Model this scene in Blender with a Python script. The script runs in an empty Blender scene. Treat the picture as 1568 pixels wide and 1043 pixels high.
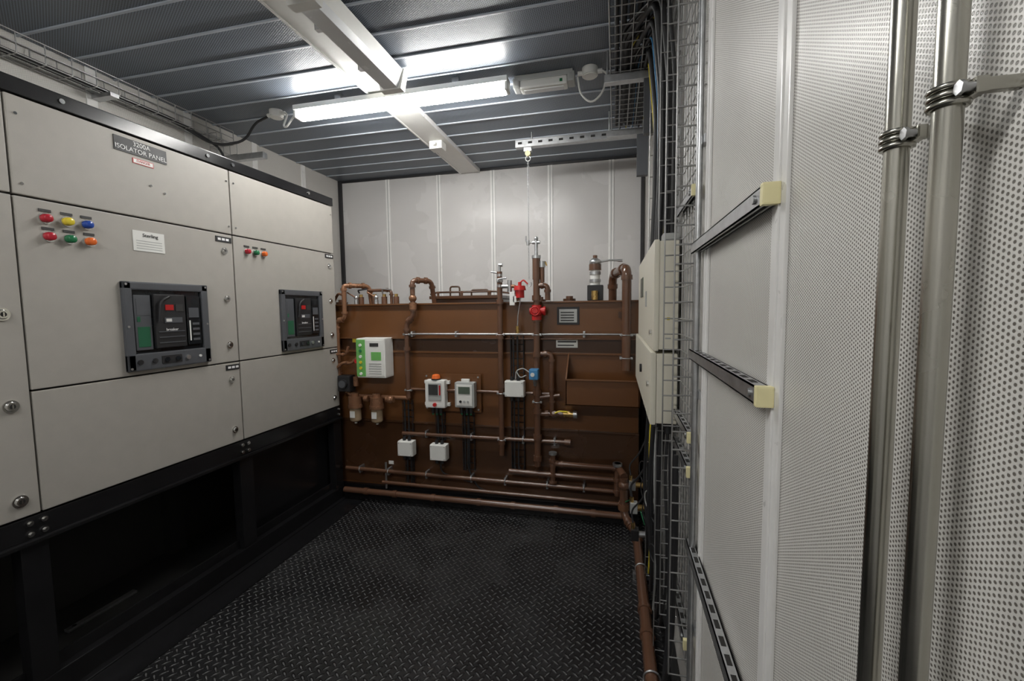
import bpy, bmesh, math, random
from mathutils import Vector, Matrix
random.seed(7)
S=bpy.context.scene
COL=bpy.context.collection

# ------------------------------------------------------------------ materials
def new_mat(name):
    m=bpy.data.materials.new(name); m.use_nodes=True
    nt=m.node_tree; b=nt.nodes['Principled BSDF']
    return m,nt,b
def objco(nt):
    return nt.nodes.new('ShaderNodeTexCoord').outputs['Object']
def M(name,col,rough=.5,metal=0,noise=.06,scale=18,bump=0,bscale=300,coat=0,spec=None,rnoise=0.08):
    m,nt,b=new_mat(name); co=objco(nt)
    n=nt.nodes.new('ShaderNodeTexNoise'); n.inputs['Scale'].default_value=scale; n.inputs['Detail'].default_value=4
    nt.links.new(co,n.inputs['Vector'])
    r=nt.nodes.new('ShaderNodeValToRGB'); r.color_ramp.elements[0].position=.3; r.color_ramp.elements[1].position=.7
    c0=[max(0,c*(1-noise)) for c in col]+[1]; c1=[min(1,c*(1+noise)) for c in col]+[1]
    r.color_ramp.elements[0].color=c0; r.color_ramp.elements[1].color=c1
    nt.links.new(n.outputs['Fac'],r.inputs['Fac']); nt.links.new(r.outputs['Color'],b.inputs['Base Color'])
    mr=nt.nodes.new('ShaderNodeMapRange'); mr.inputs['To Min'].default_value=max(0,rough-rnoise); mr.inputs['To Max'].default_value=min(1,rough+rnoise)
    nt.links.new(n.outputs['Fac'],mr.inputs['Value']); nt.links.new(mr.outputs['Result'],b.inputs['Roughness'])
    b.inputs['Metallic'].default_value=metal
    if coat: b.inputs['Coat Weight'].default_value=coat; b.inputs['Coat Roughness'].default_value=.15
    if spec is not None: b.inputs['Specular IOR Level'].default_value=spec
    if bump:
        n2=nt.nodes.new('ShaderNodeTexNoise'); n2.inputs['Scale'].default_value=bscale
        nt.links.new(co,n2.inputs['Vector'])
        bp=nt.nodes.new('ShaderNodeBump'); bp.inputs['Strength'].default_value=bump; bp.inputs['Distance'].default_value=.001
        nt.links.new(n2.outputs['Fac'],bp.inputs['Height']); nt.links.new(bp.outputs['Normal'],b.inputs['Normal'])
    return m
def emis(name,col,st):
    m,nt,b=new_mat(name)
    b.inputs['Base Color'].default_value=(.9,.9,.9,1)
    b.inputs['Emission Color'].default_value=(*col,1); b.inputs['Emission Strength'].default_value=st
    return m
def vmath(nt,op,a,bv=None):
    n=nt.nodes.new('ShaderNodeVectorMath'); n.operation=op
    nt.links.new(a,n.inputs[0])
    if bv is not None:
        if isinstance(bv,(tuple,list)): n.inputs[1].default_value=bv
        else: nt.links.new(bv,n.inputs[1])
    return n
def smath(nt,op,a,bv=None,cv=None):
    n=nt.nodes.new('ShaderNodeMath'); n.operation=op
    for i,v in enumerate((a,bv,cv)):
        if v is None: continue
        if isinstance(v,(int,float)): n.inputs[i].default_value=v
        else: nt.links.new(v,n.inputs[i])
    return n.outputs[0]
def plane_uv(nt,axes):
    co=objco(nt); sp=nt.nodes.new('ShaderNodeSeparateXYZ'); nt.links.new(co,sp.inputs[0])
    cb=nt.nodes.new('ShaderNodeCombineXYZ')
    nt.links.new(sp.outputs[axes[0]],cb.inputs[0]); nt.links.new(sp.outputs[axes[1]],cb.inputs[1])
    return cb.outputs[0],co
def perforated(name,axes,col,hole,pitch=.0044,rad=.27,rough=.33,bump=.5):
    m,nt,b=new_mat(name); uv,co=plane_uv(nt,axes)
    sc=vmath(nt,'MULTIPLY',uv,(1/(pitch*1.732),1/pitch,0)).outputs[0]
    ds=[]
    for off in ((0,0,0),(.5,.5,0)):
        a=vmath(nt,'ADD',sc,off).outputs[0]
        f=vmath(nt,'FRACTION',a).outputs[0]
        s=vmath(nt,'SUBTRACT',f,(.5,.5,0)).outputs[0]
        s=vmath(nt,'MULTIPLY',s,(1.732,1,0)).outputs[0]
        ds.append(vmath(nt,'LENGTH',s).outputs['Value'])
    d=smath(nt,'MINIMUM',ds[0],ds[1])
    mr=nt.nodes.new('ShaderNodeMapRange'); mr.inputs['From Min'].default_value=rad-.06; mr.inputs['From Max'].default_value=rad+.06
    nt.links.new(d,mr.inputs['Value']); mask=mr.outputs['Result']   # 0 in hole
    n=nt.nodes.new('ShaderNodeTexNoise'); n.inputs['Scale'].default_value=2.2; n.inputs['Detail'].default_value=5; nt.links.new(co,n.inputs['Vector'])
    r=nt.nodes.new('ShaderNodeValToRGB'); r.color_ramp.elements[0].position=.3; r.color_ramp.elements[1].position=.75
    r.color_ramp.elements[0].color=[c*.92 for c in col]+[1]; r.color_ramp.elements[1].color=[min(1,c*1.05) for c in col]+[1]
    nt.links.new(n.outputs['Fac'],r.inputs['Fac'])
    mx=nt.nodes.new('ShaderNodeMix'); mx.data_type='RGBA'
    nt.links.new(mask,mx.inputs[0]); mx.inputs[6].default_value=(*hole,1); nt.links.new(r.outputs['Color'],mx.inputs[7])
    nt.links.new(mx.outputs[2],b.inputs['Base Color'])
    rr=smath(nt,'MULTIPLY_ADD',n.outputs['Fac'],.15,rough-.07); nt.links.new(rr,b.inputs['Roughness'])
    bp=nt.nodes.new('ShaderNodeBump'); bp.inputs['Strength'].default_value=bump; bp.inputs['Distance'].default_value=.0007
    nt.links.new(mask,bp.inputs['Height'])
    n3=nt.nodes.new('ShaderNodeTexNoise'); n3.inputs['Scale'].default_value=5; nt.links.new(co,n3.inputs['Vector'])
    bp2=nt.nodes.new('ShaderNodeBump'); bp2.inputs['Strength'].default_value=.25; bp2.inputs['Distance'].default_value=.01
    nt.links.new(n3.outputs['Fac'],bp2.inputs['Height']); nt.links.new(bp.outputs['Normal'],bp2.inputs['Normal'])
    nt.links.new(bp2.outputs['Normal'],b.inputs['Normal'])
    return m
def tread(name):
    m,nt,b=new_mat(name); uv,co=plane_uv(nt,(0,1)); p=.042
    hs=[]
    for off,ang in (((0,0,0),math.radians(35)),((.5,.5,0),math.radians(-55))):
        sc=vmath(nt,'MULTIPLY',uv,(1/p,1/p,0)).outputs[0]
        a=vmath(nt,'ADD',sc,off).outputs[0]
        f=vmath(nt,'FRACTION',a).outputs[0]; s=vmath(nt,'SUBTRACT',f,(.5,.5,0)).outputs[0]
        rt=nt.nodes.new('ShaderNodeVectorRotate'); rt.rotation_type='Z_AXIS'; rt.inputs['Angle'].default_value=ang
        nt.links.new(s,rt.inputs['Vector'])
        e=vmath(nt,'MULTIPLY',rt.outputs[0],(1/.42,1/.14,0)).outputs[0]
        hs.append(vmath(nt,'LENGTH',e).outputs['Value'])
    d=smath(nt,'MINIMUM',hs[0],hs[1])
    mr=nt.nodes.new('ShaderNodeMapRange'); mr.interpolation_type='SMOOTHSTEP'
    mr.inputs['From Min'].default_value=.3; mr.inputs['From Max'].default_value=1.1
    mr.inputs['To Min'].default_value=1; mr.inputs['To Max'].default_value=0
    nt.links.new(d,mr.inputs['Value']); h=mr.outputs['Result']
    n=nt.nodes.new('ShaderNodeTexNoise'); n.inputs['Scale'].default_value=3; n.inputs['Detail'].default_value=6; nt.links.new(co,n.inputs['Vector'])
    r=nt.nodes.new('ShaderNodeValToRGB'); r.color_ramp.elements[0].position=.35; r.color_ramp.elements[1].position=.8
    r.color_ramp.elements[0].color=(.011,.011,.012,1); r.color_ramp.elements[1].color=(.032,.032,.033,1)
    nt.links.new(n.outputs['Fac'],r.inputs['Fac'])
    mx=nt.nodes.new('ShaderNodeMix'); mx.data_type='RGBA'
    w=smath(nt,'MULTIPLY',smath(nt,'POWER',h,3),.6); nt.links.new(w,mx.inputs[0]); nt.links.new(r.outputs['Color'],mx.inputs[6]); mx.inputs[7].default_value=(.20,.20,.20,1)  # highlights on the raised bars painted in as a lighter base colour
    nt.links.new(mx.outputs[2],b.inputs['Base Color'])
    rr=smath(nt,'MULTIPLY_ADD',n.outputs['Fac'],.2,.17); nt.links.new(rr,b.inputs['Roughness'])
    bp=nt.nodes.new('ShaderNodeBump'); bp.inputs['Strength'].default_value=1; bp.inputs['Distance'].default_value=.006
    nt.links.new(h,bp.inputs['Height']); nt.links.new(bp.outputs['Normal'],b.inputs['Normal'])
    return m

m_wallR=perforated('perforated_panel_side',(1,2),(.76,.745,.71),(.17,.155,.135))
m_wallB=perforated('perforated_panel_end',(0,2),(.72,.71,.70),(.28,.27,.26),rough=.26)
m_ceil=perforated('perforated_panel_ceiling_shaded',(0,1),(.20,.235,.285),(.03,.034,.042),rad=.3,pitch=.010,rough=.36)  # same panel as the walls; its unlit shade is put into a darker colour
m_tread=tread('checker_plate_black')
m_strip=M('panel_joint_white',(.80,.795,.78),.3,noise=.03)
m_cstrip=M('ceiling_joint_grey',(.44,.48,.54),.35,noise=.05)
m_cab=M('cabinet_beige_powdercoat',(.40,.38,.345),.5,noise=.03,bump=.35,bscale=700)
m_blk=M('black_gloss_paint',(.010,.010,.011),.22,noise=.15,scale=6)
m_blkm=M('black_matt_plastic',(.018,.018,.020),.5,noise=.1)
m_gap=M('gap_dark',(.016,.015,.014),.8)
m_frame=M('breaker_frame_grey',(.085,.09,.10),.45,noise=.06)
m_glass=M('breaker_window_dark',(.012,.015,.018),.12,noise=.2)
m_chrome=M('chrome',(.75,.75,.74),.15,1,noise=.03)
m_galv=M('galvanised_steel',(.52,.53,.54),.36,.9,noise=.12,scale=40)
m_galvb=M('galvanised_conduit',(.50,.49,.44),.25,1,noise=.06,scale=12)
m_wire=M('basket_wire_zinc',(.45,.45,.45),.35,.85,noise=.08)
m_tank=M('tank_brown_paint',(.140,.058,.021),.24,noise=.05,scale=2,bump=.05,bscale=20,coat=.3)
m_tankd=M('tank_dark_brown',(.070,.031,.014),.26,noise=.05,scale=3,coat=.3)
m_pipe=M('pipe_brown_paint',(.125,.060,.035),.22,0,noise=.05,scale=10,coat=.6)
m_copper=M('copper_pipe',(.27,.135,.075),.26,.4,noise=.1,scale=12)
m_brass=M('brass',(.62,.42,.16),.28,1,noise=.08)
m_white=M('white_plastic',(.80,.80,.77),.38,noise=.02)
m_cream=M('cream_enclosure',(.74,.71,.60),.38,noise=.02)
m_greyp=M('grey_plastic',(.42,.43,.42),.42,noise=.03)
m_red=M('red_paint',(.50,.018,.018),.35,noise=.06)
m_lred=M('red_lens',(.42,.02,.035),.2); m_lyel=M('yellow_lens',(.75,.60,.05),.2); m_lblu=M('blue_lens',(.02,.07,.36),.2)
m_lgrn=M('green_lens',(.02,.17,.07),.2); m_lora=M('orange_lens',(.80,.16,.03),.2)
m_blue=M('blue_plastic',(.06,.24,.48),.4)
m_green=M('green_print',(.16,.46,.12),.45)
m_yellow=M('yellow_cap',(.85,.78,.45),.45)
m_bowl=M('amber_bowl',(.30,.22,.14),.12,noise=.2)
m_lcd=M('lcd',(.10,.13,.10),.2)
m_dgreen=M('dark_green',(.02,.12,.06),.4)
m_tube=emis('fluorescent_diffuser_lit',(1,.985,.95),62)
m_tubeoff=M('diffuser_unlit',(.78,.80,.82),.25,noise=.02)
m_text=M('label_text_white',(.85,.85,.85),.5); m_textd=M('label_text_dark',(.04,.04,.04),.5)

# ------------------------------------------------------------------ builder
class B:
    def __init__(s,name,mats=None):
        s.name=name; s.v=[]; s.f=[]; s.mi=[]; s.sm=[]; s.mats=[]
    def mid(s,m):
        if m not in s.mats: s.mats.append(m)
        return s.mats.index(m)
    def add(s,vs,fs,m,smooth=False):
        o=len(s.v); s.v+= [tuple(v) for v in vs]; k=s.mid(m)
        for f in fs: s.f.append([i+o for i in f]); s.mi.append(k); s.sm.append(smooth)
    def box(s,x0,x1,y0,y1,z0,z1,m,bev=0):
        if x0>x1:x0,x1=x1,x0
        if y0>y1:y0,y1=y1,y0
        if z0>z1:z0,z1=z1,z0
        bm=bmesh.new(); bmesh.ops.create_cube(bm,size=1)
        for v in bm.verts:
            v.co=Vector(((x0+x1)/2+v.co.x*(x1-x0),(y0+y1)/2+v.co.y*(y1-y0),(z0+z1)/2+v.co.z*(z1-z0)))
        if bev: 
            bev=min(bev,.45*min(x1-x0,y1-y0,z1-z0))
            bmesh.ops.bevel(bm,geom=bm.edges[:],offset=bev,segments=2,profile=.7,affect='EDGES')
        bm.verts.index_update()
        s.add([v.co for v in bm.verts],[[v.index for v in f.verts] for f in bm.faces],m); bm.free()
    def prism(s,poly,axis,a,b,m):
        def mk(p,t):
            q=[0,0,0]; r=[0,1,2]; r.remove(axis); q[axis]=t; q[r[0]]=p[0]; q[r[1]]=p[1]; return q
        n=len(poly); vs=[mk(p,a) for p in poly]+[mk(p,b) for p in poly]
        fs=[list(range(n)),list(range(2*n-1,n-1,-1))]+[[i,(i+1)%n,n+(i+1)%n,n+i] for i in range(n)]
        s.add(vs,fs,m)
    def tube(s,pts,r,m,seg=10,bend=0,fit=0,fm=None,cap=True):
        P=[Vector(p) for p in pts]
        if fit:
            for i in range(1,len(P)-1):
                a=(P[i-1]-P[i]); c=(P[i+1]-P[i]); 
                if a.length<1e-5 or c.length<1e-5: continue
                bb=max(bend,r*1.4)
                for d in (a,c):
                    u=d.normalized(); t=min(bb,d.length*.5)
                    s.cyl(P[i]+u*(t-.1*r),P[i]+u*(t+r*.9),r*fit,fm or m,seg=12)
        if bend:
            Q=[P[0]]
            for i in range(1,len(P)-1):
                a=P[i-1]-P[i]; c=P[i+1]-P[i]; t=min(bend,a.length*.48,c.length*.48)
                p0=P[i]+a.normalized()*t; p2=P[i]+c.normalized()*t
                for k in range(6):
                    u=k/5; Q.append(p0*(1-u)**2+P[i]*2*u*(1-u)+p2*u*u)
            Q.append(P[-1]); P=Q
        n=len(P); T=[]
        for i in range(n):
            d=(P[min(i+1,n-1)]-P[max(i-1,0)]); T.append(d.normalized() if d.length>1e-9 else Vector((0,0,1)))
        ref=Vector((0,0,1)) if abs(T[0].z)<.9 else Vector((1,0,0))
        N=(ref-T[0]*ref.dot(T[0])).normalized(); vs=[]
        for i in range(n):
            N=(N-T[i]*N.dot(T[i])); N=N.normalized() if N.length>1e-6 else T[i].orthogonal().normalized()
            Bn=T[i].cross(N)
            for k in range(seg):
                a=2*math.pi*k/seg; vs.append(P[i]+(N*math.cos(a)+Bn*math.sin(a))*r)
        fs=[[i*seg+k,i*seg+(k+1)%seg,(i+1)*seg+(k+1)%seg,(i+1)*seg+k] for i in range(n-1) for k in range(seg)]
        s.add(vs,fs,m,True)
        if cap:
            s.add(vs[:seg],[list(range(seg))[::-1]],m); s.add(vs[-seg:],[list(range(seg))],m)
    def cyl(s,p0,p1,r,m,r2=None,seg=18):
        p0=Vector(p0);p1=Vector(p1); r2=r if r2 is None else r2
        T=(p1-p0).normalized(); N=T.orthogonal().normalized(); Bn=T.cross(N)
        vs=[p+(N*math.cos(2*math.pi*k/seg)+Bn*math.sin(2*math.pi*k/seg))*rr for p,rr in ((p0,r),(p1,r2)) for k in range(seg)]
        s.add(vs,[[k,(k+1)%seg,seg+(k+1)%seg,seg+k] for k in range(seg)],m,True)
        s.add(vs[:seg],[list(range(seg))[::-1]],m); s.add(vs[seg:],[list(range(seg))],m)
    def ball(s,c,r,m,sc=(1,1,1)):
        bm=bmesh.new(); bmesh.ops.create_uvsphere(bm,u_segments=16,v_segments=10,radius=r)
        bm.verts.index_update()
        s.add([(c[0]+v.co.x*sc[0],c[1]+v.co.y*sc[1],c[2]+v.co.z*sc[2]) for v in bm.verts],[[v.index for v in f.verts] for f in bm.faces],m,True); bm.free()
    def ring(s,c,axis,R,r,m,seg=24,a0=0,a1=2*math.pi):
        c=Vector(c); A=Vector(axis).normalized(); N=A.orthogonal().normalized(); Q=A.cross(N)
        pts=[c+(N*math.cos(a0+(a1-a0)*k/seg)+Q*math.sin(a0+(a1-a0)*k/seg))*R for k in range(seg+1)]
        s.tube(pts,r,m,seg=8)
    def basket(s,o,L,W,H,m,pl=.1,pw=.05,wr=.0022):
        o=Vector(o);L=Vector(L);W=Vector(W);H=Vector(H)
        nl=max(1,round(L.length/pl)); nw=max(1,round(W.length/pw)); nh=max(1,round(H.length/pw))
        for i in range(nw+1): s.tube([o+W*(i/nw),o+W*(i/nw)+L],wr,m,seg=5)
        for j in range(1,nh+1):
            for q in (0,1): a=o+W*q+H*(j/nh); s.tube([a,a+L],wr,m,seg=5)
        for i in range(nl+1):
            a=o+L*(i/nl); s.tube([a+H,a,a+W,a+W+H],wr,m,seg=5,bend=.008)
    def ladder(s,x0,x1,y,z0,z1,m,pitch=.05):
        for x in (x0,x1):
            s.tube([(x,y,z0),(x,y,z1)],.003,m,seg=6); s.tube([(x,y-.02,z0),(x,y-.02,z1)],.0025,m,seg=6)
        z=z0
        while z<=z1+1e-6:
            s.tube([(x0,y-.02,z),(x0,y,z),(x1,y,z),(x1,y-.02,z)],.0025,m,seg=5); z+=pitch
    def done(s,parent=None):
        me=bpy.data.meshes.new(s.name); me.from_pydata(s.v,[],s.f)
        for m in s.mats: me.materials.append(m)
        me.polygons.foreach_set('material_index',s.mi); me.polygons.foreach_set('use_smooth',s.sm); me.update()
        o=bpy.data.objects.new(s.name,me); COL.objects.link(o)
        if parent: o.parent=parent
        return o
def text(body,loc,size,mat,face,parent,align='CENTER',ext=.0004):
    cu=bpy.data.curves.new('lettering_curve','FONT'); cu.body=body; cu.size=size; cu.align_x=align; cu.align_y='CENTER'; cu.extrude=ext
    cu.materials.append(mat); o=bpy.data.objects.new('lettering',cu); COL.objects.link(o); o.location=loc
    o.rotation_euler=(math.pi/2,0,math.pi/2) if face=='+x' else (math.pi/2,0,0)
    o.parent=parent
    return o

H=2.73; XL=-2.69; XR=.24; YB=3.9; YN=-1.6
# ------------------------------------------------------------------ shell
b=B('floor'); b.box(XL-.05,XR+.05,YN-.05,YB+.05,-.05,0,m_tread); b.done()
b=B('ceiling'); b.box(XL-.05,XR+.05,YN-.05,YB+.05,H,H+.05,m_ceil); b.done()
b=B('wall_left'); b.box(XL-.05,XL,YN,YB,0,H,m_wallR); b.done()
b=B('wall_right'); b.box(XR,XR+.05,YN,YB,0,H,m_wallR); b.done()
b=B('wall_far'); b.box(XL,XR,YB,YB+.05,0,H,m_wallB); b.done()
b=B('wall_near'); b.box(XL,XR,YN-.05,YN,0,H,m_wallB); b.done()
b=B('trim_1')
x=-.04
while x>XL:
    b.box(x-.022,x+.022,YB-.006,YB,0,H,m_strip,.002); b.box(x-.004,x+.004,YB-.008,YB-.005,0,H,m_greyp); x-=.53
b.done()
b=B('trim_2')
y=.725-.53*4
while y<YB-.1:
    b.box(XR-.006,XR,y-.028,y+.028,0,H,m_strip,.002); b.box(XR-.009,XR-.005,y-.006,y+.006,0,H,m_strip,.002); y+=.53
b.done()
b=B('trim_3')
y=YN+.1
while y<YB:
    b.box(XL,XR,y-.006,y+.006,H-.007,H,m_cstrip,.002); y+=.2
b.done()
b=B('trim_4')
y=.725-.53*4
while y<YB-.1:
    b.box(XL,XL+.006,y-.025,y+.025,0,H,m_strip,.002); y+=.53
b.done()
b=B('trim_5')
b.box(XL,XL+.03,YB-.03,YB,0,H-.001,m_blkm); b.box(XR-.035,XR-.008,YB-.03,YB-.001,0,H-.001,m_blkm,.003)
b.box(XL,XR,YB-.012,YB-.001,H-.02,H-.001,m_blkm)
b.done()
b=B('baseboard_right'); b.box(XR-.035,XR-.001,YN+.01,2.86,.001,.10,m_blk,.004); b.done()

# ------------------------------------------------------------------ switchgear
XF=-2.04
cab=bpy.data.objects.new('switchgear_cabinet',None); COL.objects.link(cab)
b=B('cabinet_carcass')
b.box(XL+.04,XF-.025,.15,2.85,.73,2.212,m_cab,.003)
b.box(XF-.03,XF-.022,.15,2.848,.728,2.21,m_gap)
b.done(cab)
rows=[(.726,1.174),(1.174,1.868),(1.868,2.215)]
cols=[(.15,1.087),(1.087,1.975),(1.975,2.852)]
b=B('cabinet_doors')
g=.0035
for ci,(y0,y1) in enumerate(cols):
    rr=rows if ci else [(.726,1.868),(1.868,2.215)]
    for z0,z1 in rr: b.box(XF-.024,XF,y0+g,y1-g,z0+g,z1-g,m_cab,.004)
b.done(cab)
b=B('cabinet_top_rail')
b.box(XF-.03,XF+.004,.15,2.86,2.218,2.275,m_blk,.003); b.box(XF-.06,XF-.03,.15,2.86,2.218,2.225,m_blk)
for y in (.6,1.25,1.85,2.0,2.6): b.cyl((XF+.004,y,2.248),(XF+.009,y,2.248),.009,m_chrome)
b.done(cab)
def lock(b,y,z,r=.014):
    b.cyl((XF,y,z),(XF+.005,y,z),r*1.3,m_chrome,seg=24); b.cyl((XF+.005,y,z),(XF+.012,y,z),r,m_chrome,r*.8,seg=24)
    b.cyl((XF+.012,y,z),(XF+.0125,y,z),r*.5,m_gap); b.box(XF+.0125,XF+.014,y-.002,y+.002,z-.007,z+.007,m_chrome)
b=B('cabinet_locks')
for z in (1.775,1.52,1.27,1.08,.80): lock(b,1.918,z)
for z in (1.775,1.52,1.27,1.08,.80): lock(b,2.79,z)
for z in (1.45,1.13,.79): lock(b,1.03,z,.017)
for y,z in ((1.115,2.15),(1.955,2.15),(1.955,1.91),(1.115,1.91),(2.0,2.15),(2.83,2.15),(2.0,1.91),(1.56,2.02),(1.62,2.0)):
    b.cyl((XF,y,z),(XF+.003,y,z),.005,m_chrome)
b.done(cab)
b=B('indicator_lamps')
def lamp(y,z,m,r=.016):
    b.cyl((XF,y,z),(XF+.006,y,z),r*1.25,m_chrome,seg=20); b.cyl((XF+.006,y,z),(XF+.020,y,z),r,m,r*.9,seg=20); b.ball((XF+.020,y,z),r*.88,m,(.35,1,1))
    b.box(XF,XF+.003,y-.018,y+.018,z+.023,z+.033,m_textd)
for y,m in ((1.172,m_lred),(1.237,m_lyel),(1.30,m_lblu)): lamp(y,1.80,m)
for y,m in ((1.177,m_lred),(1.240,m_lgrn),(1.305,m_lora)): lamp(y,1.735,m)
for y,m in ((2.065,m_lred),(2.125,m_lgrn),(2.185,m_lora)): lamp(y,1.79,m,.015)
b.done(cab)
def breaker(y0,y1,z0,z1):
    b=B('breaker_escutcheon'); w=.035
    b.box(XF-.002,XF+.018,y0,y1,z1-w,z1,m_frame,.006); b.box(XF-.002,XF+.018,y0,y1,z0,z0+.075,m_frame,.006)
    b.box(XF-.002,XF+.018,y0,y0+w,z0,z1,m_frame,.006); b.box(XF-.002,XF+.018,y1-w,y1,z0,z1,m_frame,.006)
    for yy in (y0+.012,y1-.012):
        for zz in (z0+.012,z1-.012,(z0+z1)/2): b.cyl((XF+.018,yy,zz),(XF+.02,yy,zz),.005,m_galv)
    a0,a1,c0,c1=y0+w,y1-w,z0+.075,z1-w; Wd=a1-a0; Hd=c1-c0
    b.box(XF,XF+.006,a0,a1,c0,c1,m_glass)
    b.box(XF+.006,XF+.012,a0+.02*Wd,a0+.24*Wd,c0+.05*Hd,c1-.08*Hd,m_frame,.003)
    b.box(XF+.012,XF+.013,a0+.05*Wd,a0+.21*Wd,c0+.1*Hd,c0+.42*Hd,m_dgreen)
    b.box(XF+.012,XF+.013,a0+.05*Wd,a0+.21*Wd,c0+.60*Hd,c1-.14*Hd,m_frame)
    b.box(XF+.0125,XF+.0135,a0+.05*Wd,a0+.09*Wd,c0+.50*Hd,c0+.58*Hd,m_dgreen)
    b.box(XF+.006,XF+.02,a0+.27*Wd,a0+.72*Wd,c0+.06*Hd,c1-.06*Hd,m_blkm,.005)
    b.tube([(XF+.03,a0+.31*Wd,c0+.5*Hd),(XF+.034,a0+.33*Wd,c0+.83*Hd),(XF+.034,a0+.45*Wd,c0+.9*Hd)],.007,m_blkm,bend=.03)
    b.box(XF+.02,XF+.022,a0+.42*Wd,a0+.54*Wd,c0+.68*Hd,c0+.77*Hd,m_red)
    b.box(XF+.02,XF+.022,a0+.57*Wd,a0+.68*Wd,c0+.66*Hd,c0+.78*Hd,m_textd)
    b.box(XF+.02,XF+.022,a0+.40*Wd,a0+.66*Wd,c0+.47*Hd,c0+.56*Hd,m_frame)
    b.box(XF+.022,XF+.023,a0+.42*Wd,a0+.50*Wd,c0+.49*Hd,c0+.54*Hd,m_white)
    for k in range(3): b.box(XF+.02,XF+.022,a0+.31*Wd,a0+.69*Wd,c0+(.14+.09*k)*Hd,c0+(.155+.09*k)*Hd,m_frame)
    b.box(XF+.006,XF+.016,a0+.75*Wd,a0+.97*Wd,c0+.08*Hd,c1-.08*Hd,m_glass,.003)
    b.box(XF+.016,XF+.017,a0+.78*Wd,a0+.94*Wd,c0+.55*Hd,c0+.72*Hd,m_frame)
    b.box(XF+.016,XF+.017,a0+.78*Wd,a0+.80*Wd,c0+.15*Hd,c0+.5*Hd,m_white)
    for k in range(4): b.box(XF+.016,XF+.017,a0+.83*Wd,a0+.94*Wd,c0+(.15+.09*k)*Hd,c0+(.19+.09*k)*Hd,m_frame)
    for t,m in ((.12,m_blkm),(.28,m_blkm),(.42,m_glass),(.55,m_glass),(.68,m_galv),(.84,m_white)):
        yy=y0+t*(y1-y0); b.cyl((XF+.018,yy,z0+.038),(XF+.024,yy,z0+.038),.011 if m is not m_white else .006,m,seg=16)
    b.box(XF+.018,XF+.02,y0+.36*(y1-y0),y0+.6*(y1-y0),z0+.02,z0+.056,m_blkm)
    b.done(cab)
    text('breaker',(XF+.0225,a0+.5*Wd,c0+.36*Hd),.018,m_text,'+x',cab)
breaker(1.40,1.79,1.195,1.585); breaker(2.29,2.68,1.195,1.585)
b=B('cabinet_labels')
b.box(XF,XF+.003,1.42,1.638,2.135,2.195,m_blkm); b.box(XF,XF+.002,1.49,1.577,2.100,2.122,m_red); b.box(XF+.002,XF+.0025,1.493,1.574,2.103,2.119,m_white)
b.box(XF,XF+.002,1.467,1.602,1.722,1.81,m_white); 
for k in range(4): b.box(XF+.002,XF+.0024,1.48,1.59,1.732+k*.011,1.735+k*.011,m_greyp)
for y0,y1,z in ((1.87,1.965,1.835),(1.885,1.968,1.147),(2.75,2.84,1.845),(2.76,2.84,1.147)):
    b.box(XF,XF+.003,y0,y1,z-.014,z+.014,m_blkm)
    for k in range(3): b.box(XF+.003,XF+.0035,y0+.012+k*.024,y0+.03+k*.024,z-.006,z+.006,m_text)
b.done(cab)
text('3200A',(XF+.004,1.529,2.180),.027,m_text,'+x',cab)
text('ISOLATOR PANEL',(XF+.004,1.529,2.152),.027,m_text,'+x',cab)
text('Sterling',(XF+.003,1.54,1.792),.022,m_textd,'+x',cab)
text('DANGER',(XF+.003,1.5335,2.112),.014,m_red,'+x',cab)

# plinth stand
b=B('switchgear_stand')
b.box(XF-.06,XF-.002,.15,2.86,.64,.722,m_blk,.003); b.box(XF-.03,XF+.012,.15,2.86,.622,.64,m_blk,.005)
b.box(XF-.06,XF,.15,2.86,.001,.10,m_blk,.004)
b.box(XF,XF+.03,.15,2.86,.001,.012,m_blk,.004)
for y0,y1 in ((.15,.25),(1.02,1.10),(1.94,2.03),(2.77,2.86)):
    b.box(XF-.055,XF-.003,y0,y1,.10,.64,m_blk,.004)
    b.box(XL+.05,XL+.12,y0,y1,.001,.722,m_gap)
b.box(XL+.045,XL+.055,.15,2.86,.001,.722,m_gap)
b.box(XL+.05,XF-.06,2.845,2.86,.001,.722,m_blk)
b.box(XL+.05,XF-.06,.15,2.86,.001,.004,m_gap)
b.box(XL+.05,XF-.06,.15,2.86,.708,.722,m_gap)
b.box(XF-.10,XF-.085,1.98,2.845,.004,.708,m_blk)
for y0,y1 in ((1.10,1.94),(2.03,2.77),(.25,1.02)):
    b.box(XF-.045,XF-.035,y0,y1,.10,.15,m_blk,.003)
for y in (1.05,1.09,1.96,2.0,2.84):
    for z in (.66,.70): 
        b.cyl((XF-.002,y,z),(XF+.005,y,z),.010,m_chrome,seg=20); b.cyl((XF+.005,y,z),(XF+.011,y,z),.0065,m_chrome,seg=6)
b.done()
b=B('loose_metal_bar'); b.box(-2.43,-2.40,1.33,1.62,.005,.017,m_galv,.002); b.cyl((-2.415,1.36,.017),(-2.415,1.36,.019),.008,m_blkm); b.done()
b=B('floor_edge_plate'); b.box(XF+.031,-1.86,.1,2.85,.0005,.006,m_blk,.002)
for k in range(9): b.cyl((-1.9,.3+k*.3,.006),(-1.9,.3+k*.3,.008),.008,m_blk)
b.done()

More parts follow.
